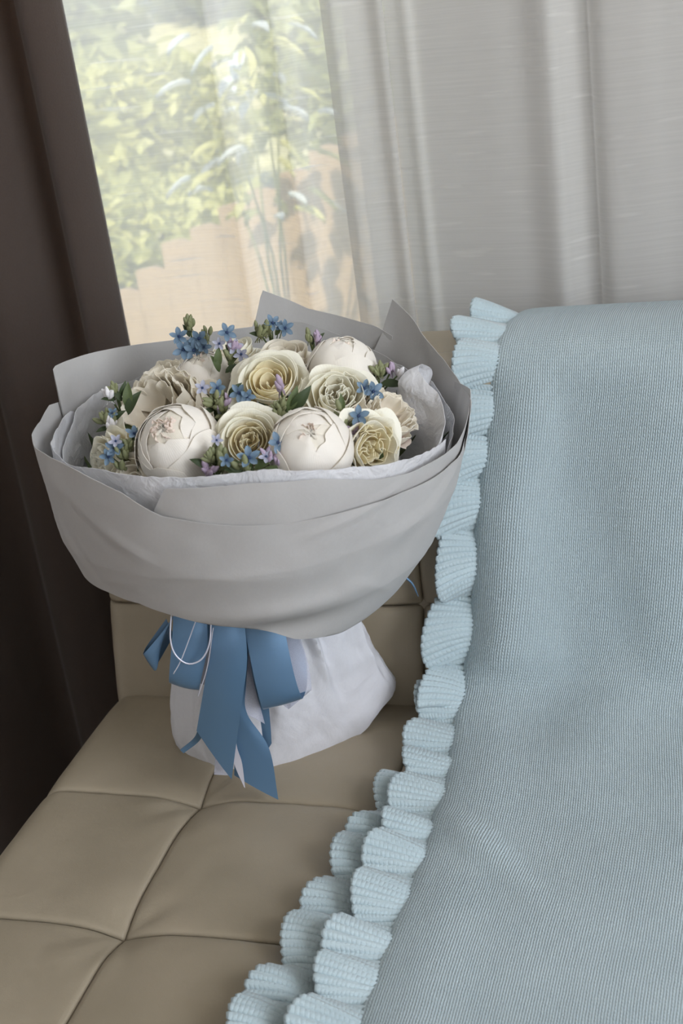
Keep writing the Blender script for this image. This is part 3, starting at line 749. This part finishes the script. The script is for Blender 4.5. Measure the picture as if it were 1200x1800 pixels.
def rose(label, pos, R, axis, seed, n=26, ruffled=.0, opened=1.0, mats=('rose', 'rose_in'), spin=0.0, group='cream roses in the bouquet', name='rose', heart=0, core=.34):
    o = bloom(name, label, pos, axis, group, spin); rnd = random.Random(seed); th = rnd.uniform(0, 6)
    for i in range(n):
        t = i/(n-1); th += 2.399 + rnd.uniform(-.25, .25)
        a = R*(.09 + .91*t**.80*opened)
        zr = R*(.36 + .24*math.sin(PI*min(1, t*1.15)) - .34*max(0, t-.55)/.45)
        ps1 = math.radians(108 - 32*t + rnd.uniform(-5, 5)); H = R*(.62 + .10*t)
        half = 1.45 - .50*t
        m = MAT[mats[1] if t < .40 else mats[0]]
        rk = 3+3*rnd.random()
        petal(o, m, th, half, a, H, math.radians(30 + 14*(1-t)), ps1, zr, .02+.42*max(0, t-.45), .13-.05*t, ruffled*(1.2-.5*t)+.018, rk, seed*100+i, .26, .04*rnd.random(), nu=17, nv=12)
    for k in range(heart):        # crowded small petals of a quartered heart
        al = rnd.uniform(0, 2*PI); rr = R*core*math.sqrt(rnd.random()); th2 = rnd.uniform(0, 2*PI)
        petal(o, MAT[mats[1]], th2, rnd.uniform(.6, 1.0), R*rnd.uniform(.16, .30), R*.5, math.radians(30), math.radians(rnd.uniform(88, 118)), R*rnd.uniform(.44, .62), .10, .12, .10, 6, seed*71+k, .25, .08, nu=9, nv=7, shift=(rr*math.cos(al), rr*math.sin(al)))
    add_stem(o, R*.55); return o
def peony_bud(label, pos, R, axis, seed, spin=0.0, open_=35, loose=1, squash=1.0, inner=9):
    o = bloom('peony_bud', label, pos, axis, 'round peony buds in the bouquet', spin); rnd = random.Random(seed)
    o['category'] = 'peony'
    cz = R*.12
    for ring, (cnt, aa, hi, half) in enumerate(((4, .90, -10, 1.2), (3, .935, open_-8, 1.3), (4, .967, open_+4, 1.05), (5, 1.0, open_+26, .86))):
        for i in range(cnt):
            th = 2*PI*i/cnt + ring*.7 + rnd.uniform(-.2, .2); top = hi + rnd.uniform(-7, 16)*(1 if ring else 0)
            ps1 = math.radians(180-top)
            petal(o, MAT['peony' if ring else 'ivory'], th, half, R*aa, R*aa*1.02, math.radians(12), ps1, cz - R*aa*math.cos(ps1)*1.02, .045 if ring else -.02, .04, .018, 4, seed*50+ring*9+i, .16, .05*rnd.random(), nu=15, nv=13, squash=squash)
    for i in range(loose):        # a guard petal standing off the globe
        th = math.radians(200) + i*2.2; ps1 = math.radians(96)
        petal(o, MAT['peony'], th, .75, R*1.14, R*1.05, math.radians(14), ps1, cz - R*math.cos(ps1) - R*.05, .06, .02, .02, 3, seed*77+i, .25, .0, nu=15, nv=12)
    for i in range(inner):        # blush heart in the opening
        th = rnd.uniform(0, 2*PI); rr = R*.22*math.sqrt(rnd.random())
        petal(o, MAT['blush'], th, .8, R*rnd.uniform(.15, .27), R*.6, math.radians(25), math.radians(rnd.uniform(90, 125)), R*rnd.uniform(1.03, 1.16), .02, .1, .09, 5, seed*31+i, .3, .1, nu=9, nv=7, shift=(rr*math.cos(th+2), rr*math.sin(th+2)))
    add_stem(o, R*.80); return o
def open_peony(label, pos, R, axis, seed, spin=0.0, mats=('ivory', 'ivory'), n_in=34, group='ruffled open peonies in the bouquet'):
    o = bloom('peony', label, pos, axis, group, spin); rnd = random.Random(seed)
    for i in range(8):
        th = 2*PI*i/8 + rnd.uniform(-.2, .2); ps1 = math.radians(88)
        petal(o, MAT[mats[0]], th, .62, R*(.92+.1*(i % 2)), R*.75, math.radians(18), ps1, R*.22, .12, .04, .05, 5, seed*13+i, .22, .06, nu=13, nv=10)
    for i in range(n_in):
        t = i/n_in; th = i*2.399; rr = R*.62*math.sqrt(t+.02)
        petal(o, MAT[mats[1]], th + rnd.uniform(-.5, .5), rnd.uniform(.85, 1.15), R*rnd.uniform(.30, .46), R*.6, math.radians(30), math.radians(rnd.uniform(85, 120)), R*(.72 - .38*t**1.5) + R*rnd.uniform(-.05, .08), .10, .10, .085, 7, seed*17+i, .22, .06, nu=15, nv=10, shift=(rr*math.cos(th), rr*math.sin(th)))
    add_stem(o, R*.50); return o

peony_bud('largest round white peony bud at the front, with a blush opening', (.070, -.232, .438), .0435, (-.30, .55, .78), 3, 2.2, 22, 1, inner=18)
peony_bud('round white peony bud at the front rim, right of the front cream rose', (.203, -.236, .436), .0405, (.02, .70, .70), 5, .9, 16, 1, inner=8)
peony_bud('smooth closed white peony bud at the back of the bouquet', (.192, -.072, .456), .0370, (.15, .12, .95), 8, .5, 10, 0, inner=2)
peony_bud('half-hidden pinkish peony bud behind the largest peony bud', (.040, -.078, .456), .0310, (-.1, .25, .95), 11, 1.5, 14, 0, inner=3)
rose('large cream rose in the centre of the bouquet with a yellow heart', (.134, -.132, .464), .0430, (-.05, .66, .74), 21, 24, .0)
rose('cream rose at the front between the two large peony buds', (.141, -.230, .442), .0400, (.0, .84, .55), 22, 26, .0, spin=1.0, heart=6, core=.22)
rose('full cream garden rose right of the middle with a crowded heart', (.204, -.138, .450), .0420, (.10, .70, .68), 23, 18, .03, heart=20, mats=('rose', 'rose'), core=.45)
rose('frilly cream rose beside the big tissue fold on the right', (.247, -.203, .426), .0380, (.40, .90, .22), 24, 16, .05, heart=24, mats=('rose', 'rose_in'), core=.6)
rose('frilly cream rose at the far left turned to the rim', (-.014, -.208, .420), .0380, (-.80, .40, .40), 25, 16, .06, heart=18, mats=('rose', 'rose'), core=.5)
rose('pale open rose behind the middle rose', (.126, -.062, .464), .0380, (.05, .15, .95), 26, 22, .03, mats=('ivory', 'ivory'))
rose('pale cream rose at the very back under the blue blossoms', (.066, -.047, .468), .0330, (-.15, .10, .95), 27, 20, .02, mats=('rose', 'ivory'))
open_peony('ruffled ivory peony behind the largest peony bud', (.016, -.138, .430), .0580, (-.40, .45, .78), 31, 0, n_in=46)
open_peony('ruffled ivory peony at the back left, highest of its kind', (-.004, -.080, .444), .0400, (-.40, .20, .90), 32, 1.0, n_in=26)
open_peony('blush ruffled peony half hidden at the right of the bouquet', (.248, -.136, .428), .0330, (.55, .40, .65), 33, .4, mats=('blush', 'ivory'), n_in=26)

# loose smooth rose low at the left front, its petals against the rim
rose('smooth pale rose low at the left front under blue blossoms', (.030, -.246, .416), .0330, (-.55, .70, .35), 34, 14, .02, mats=('ivory', 'ivory'))

# ------------------------------------------------------------------ blue star-flowered sprigs
SU = np.array([-.146, .360, .92]); SN = np.array([.346, -.853, .39])       # up-and-back, and out towards the room
SU /= np.linalg.norm(SU); SN /= np.linalg.norm(SN)
def star_petal():
    n, k = 7, 5; P = np.zeros((n, k, 3)); UV = np.zeros((n, k, 2))
    for i in range(n):
        t = i/(n-1); w = .0031*(math.sin(PI*min(1, t*.86+.10))**.75)*(1 if t < .99 else .35)
        for j in range(k):
            u = -1+2*j/(k-1); P[i, j] = (.0012+.0098*t, w*u, .0012*t*t + .0009*u*u - .0022*max(0, t-.7)**1.5); UV[i, j] = (j/(k-1), t)
    me = {}
    for nm in ('tweedia', 'tweedia_lilac'):
        o = grid_obj('petal', P, MAT[nm], None, UV); me[nm] = o.data; bpy.data.objects.remove(o)
    return me
STAR = star_petal()
def lathe(name, prof, m, sides=8):
    V = [(r*math.cos(2*PI*k/sides), r*math.sin(2*PI*k/sides), z) for r, z in prof for k in range(sides)]
    o = mesh_obj(name, V, grid_faces(len(prof), sides, True), m); me = o.data; bpy.data.objects.remove(o); return me
CROWN = lathe('star_flower', [(.0006, -.007), (.0012, -.003), (.0020, -.0002), (.0017, .0010), (.0013, .0022), (.0007, .0024), (.0003, .0012)], MAT['crown'])
BUDS = {k: lathe('bud', [(.0005, -.012), (.0005, -.005), (.0019, -.0035), (.0026, -.001), (.0027, .001), (.0021, .0036), (.0010, .0058), (.0001, .0066)], MAT['bud_'+k]) for k in ('green', 'mauve', 'white')}
def leaf_mesh(m):
    n, k = 9, 5; P = np.zeros((n, k, 3)); UV = np.zeros((n, k, 2))
    for i in range(n):
        t = i/(n-1); w = .19*math.sin(PI*min(1, t**.8*.97+.03))**.9
        for j in range(k):
            u = -1+2*j/(k-1); P[i, j] = (t, w*u, .10*abs(u)*w*4 + .16*math.sin(t*2.6) - .10*t*t); UV[i, j] = (j/(k-1), t)
    o = grid_obj('leaf', P, MAT[m], None, UV); me = o.data; bpy.data.objects.remove(o); return me
LEAF = [leaf_mesh('leaf'), leaf_mesh('leaf_dark')]
PX = 1/1650
def inst(name, me, parent, loc, quat, sc=1.0):
    o = bpy.data.objects.new(name, me); o.rotation_mode = 'QUATERNION'; o.rotation_quaternion = quat; o.location = loc; o.scale = (sc,)*3
    return link(o, parent)
def sprig(label, pos, seed, stars=(), buds=(), leaves=(), depth=.012):
    """stars: (right, up, size, lilac); buds: (right, up, spread, count, kind); leaves: (right, up, angle, length), all in hundredths of the bloom's scale"""
    rnd = random.Random(seed)
    o = bpy.data.objects.new('tweedia_sprig', None); o.empty_display_size = .02; pos = tuple(np.array(pos) - SN*.004)
    o.location = (pos[0], pos[1], pos[2]+SEAT); link(o)
    tag(o, label, 'flower sprig', 'blue tweedia sprigs in the bouquet')
    off = lambda a, b, n: Vector(R0*a*PX + SU*b*PX + SN*n)
    root = Vector(-SU*.020 - SN*.012)
    neck = Vector(NECK-np.array(pos))
    cp, _ = catmull([tuple(off(0, 0, 0)), tuple(root*.6), tuple(root*1.6+neck*.12), tuple(neck)], 14); tube('stem', cp, .0016, MAT['stem'], o, 6)
    for (a, b, s, lil) in stars:
        p = off(a, b, .010+rnd.uniform(0, .006))
        ax = Vector(SN*1.0 + R0*(a*.008+rnd.uniform(-.35, .35)) + SU*(b*.010+rnd.uniform(-.25, .45)))
        f = inst('star_flower', CROWN, o, p, frame(ax) @ Matrix.Rotation(rnd.uniform(0, 6), 3, 'Z').to_quaternion(), s)
        for k in range(5):
            inst('petal', STAR['tweedia_lilac' if lil else 'tweedia'], f, (0, 0, 0), (Matrix.Rotation(2*PI*k/5, 3, 'Z') @ Matrix.Rotation(rnd.uniform(-.35, .1), 3, 'Y')).to_quaternion())
        cp, _ = catmull([tuple(p-ax.normalized()*.006*s), tuple(p*.5+root*.5), tuple(root)], 7); tube('stalk', cp, .0006, MAT['stem'], o, 5)
    for (a, b, sp, cnt, kind) in buds:
        for k in range(int(cnt*1.5)):
            da, db = rnd.gauss(0, sp*.5), rnd.gauss(0, sp*.5)
            p = off(a+da, b+db, .004+rnd.uniform(0, .010))
            ax = Vector(SN*.55 + R0*(da*.06+rnd.uniform(-.3, .3)) + SU*(.6+db*.05))
            inst('bud', BUDS[kind], o, p, frame(ax), rnd.uniform(.75, 1.25))
        p = off(a, b, .002); cp, _ = catmull([tuple(p), tuple(p*.5+root*.5), tuple(root)], 6); tube('stalk', cp, .0010, MAT['stem'], o, 5)
    for (a, b, ang, L) in leaves:
        d = Vector(R0*math.cos(math.radians(ang)) + SU*math.sin(math.radians(ang)) + SN*rnd.uniform(.0, .35)).normalized()
        up = Vector(SN + SU*.3 + R0*rnd.uniform(-.5, .5)); s = up.cross(d).normalized(); up = d.cross(s)
        qt = Matrix((d, s, up)).transposed().to_quaternion()
        inst('leaf', LEAF[rnd.random() < .45], o, off(a, b, .004), qt, L*PX)
    return o
sprig('blue blossoms standing highest at the back left of the bouquet', (.027, -.070, .499), 1,
      [(-18, 12, 1.0, 0), (-14, -12, 1.15, 0), (16, 2, 1.05, 0), (4, -16, 1.1, 0), (22, -14, .8, 0)], [(4, 34, 9, 7, 'green'), (30, 10, 8, 4, 'green')], [(0, 10, 110, 26)])
sprig('lilac-blue blossoms and mauve buds above the middle rose', (.076, -.090, .501), 2,
      [(4, 18, 1.0, 0), (14, -8, .85, 1), (-12, 2, .7, 1), (22, -22, .8, 1)], [(8, -4, 12, 6, 'mauve'), (2, -22, 12, 6, 'green')], [(-24, -38, 75, 40), (-20, -45, 110, 34), (0, -40, 60, 30), (-10, -48, 20, 30)])
sprig('small blue blossom with pale buds between peony bud and middle rose', (.100, -.184, .480), 3,
      [(-4, 8, .85, 0), (-28, 12, .75, 1)], [(-10, -8, 14, 8, 'green'), (6, -14, 12, 4, 'mauve'), (-2, -24, 12, 5, 'green')], [(12, -10, 40, 34), (-14, -24, 200, 28), (10, -28, -30, 30)])
sprig('dark blue blossoms tucked against the middle rose', (.122, -.184, .478), 4,
      [(-4, 2, .95, 0), (8, -6, .8, 0)], [(-2, -22, 10, 5, 'green')], [(-6, -20, 70, 30), (4, -26, -20, 26)])
sprig('green buds with sky-blue blossoms at the very back', (.108, -.040, .498), 5,
      [(6, 12, .95, 0), (26, 0, .95, 0), (18, 4, .7, 0)], [(-20, 2, 10, 8, 'green'), (-4, 4, 9, 6, 'green')], [(-14, -6, 160, 26), (8, -8, 60, 26)])
sprig('pair of green buds beside the closed back peony bud', (.163, -.065, .494), 6, [], [(-6, 6, 7, 5, 'green'), (8, 2, 7, 4, 'mauve')], [(-2, -8, 100, 24), (4, -6, 40, 24)])
sprig('leafy green bud cluster at the right of the bouquet', (.232, -.078, .458), 7, [], [(4, 4, 12, 10, 'green'), (26, 4, 8, 4, 'mauve'), (36, -6, 3, 2, 'white')], [(-8, -10, 100, 30), (-22, -12, 120, 26), (-10, -16, 160, 26), (4, -16, -15, 40), (10, -6, 60, 28)])
sprig('single bright blue blossom beside the garden rose', (.240, -.131, .457), 8, [(0, 0, 1.1, 0), (-14, 8, .85, 0)], [], [(-4, -8, 120, 24)])
sprig('knobbly green bud cluster with a blue blossom above the right peony bud', (.228, -.197, .453), 9,
      [(22, 2, 1.0, 0), (-26, 6, .6, 0)], [(-4, 0, 14, 9, 'green'), (-2, -18, 12, 7, 'green'), (12, -22, 8, 3, 'mauve'), (14, -34, 4, 2, 'white')], [(-2, 14, 85, 30), (-24, 6, 130, 26), (8, -24, -40, 24)])
sprig('upright leafy sprig with a mauve bud before the middle rose', (.168, -.190, .473), 10,
      [], [(-4, 24, 5, 4, 'mauve'), (-8, -8, 10, 9, 'green'), (-14, -22, 7, 4, 'green')], [(2, -18, 60, 44), (8, -18, 42, 52), (0, -30, -70, 34), (-8, -34, -100, 30)])
sprig('blue blossoms with big green leaves at the front rim', (.156, -.273, .446), 11,
      [(-2, 0, 1.1, 0), (46, 16, 1.0, 0), (-36, 2, .7, 0), (24, -2, .7, 1)], [(26, -4, 8, 4, 'mauve'), (42, -14, 6, 3, 'mauve'), (-12, -12, 10, 6, 'green')], [(4, -18, 25, 46), (10, -28, 0, 48), (-6, -24, 160, 40), (-16, -18, 140, 34), (4, -34, -20, 44)])
sprig('dull green bud cluster right of the largest peony bud', (.118, -.268, .446), 12,
      [(8, 24, .6, 1)], [(-6, 2, 14, 9, 'green'), (10, -10, 12, 8, 'green'), (-14, -14, 10, 5, 'mauve')], [(-10, -14, 150, 34), (8, -20, 10, 34)])
sprig('blue blossoms over pale green buds at the left front', (.014, -.243, .447), 13,
      [(-14, 2, .95, 0), (-26, -10, .85, 0), (20, 20, .85, 0), (-10, 12, .7, 1), (34, -34, .7, 0)], [(-2, -8, 10, 8, 'green'), (6, 2, 10, 8, 'green'), (-8, -26, 6, 4, 'green')], [(24, -14, -30, 42), (16, -34, -50, 36), (28, -20, 20, 34), (14, 8, 60, 26)])
sprig('green leafy sprig with white buds at the left of the bouquet', (-.030, -.150, .468), 14,
      [], [(-14, 4, 7, 5, 'white'), (-4, 12, 8, 5, 'green')], [(-4, -4, 170, 26), (4, 0, 60, 30), (14, -22, 80, 46), (10, -34, 50, 50), (6, -8, 120, 28)])
sprig('dark little bud sprig lowest at the left of the bouquet', (-.034, -.172, .450), 15, [(10, 10, .6, 0)], [(-2, 0, 11, 10, 'green'), (4, -10, 8, 4, 'white')], [(4, -4, 30, 34), (-2, -12, 190, 24), (12, -16, -10, 34)])

# dark leaves filling the gaps under the blooms
fill = empty('bouquet_greenery', (cen(.36)[0], cen(.36)[1], .36+SEAT)); tag(fill, 'dark green leaves filling the bouquet under the flowers', 'greenery')
rnd = random.Random(44)
for k in range(150):
    a = rnd.uniform(0, 2*PI); rr = .165*math.sqrt(rnd.random()); z = rnd.uniform(.0, .045)
    d = Vector((math.cos(a), math.sin(a), rnd.uniform(-.1, .9))).normalized(); s = d.cross(Vector((rnd.gauss(0, .4), rnd.gauss(0, .4), 1))).normalized(); up = s.cross(d)*-1
    qt = Matrix((d, s, d.cross(s))).transposed().to_quaternion()
    inst('leaf', LEAF[1 if k % 3 else 0], fill, (rr*math.cos(a), rr*math.sin(a), z), qt, rnd.uniform(.03, .055))
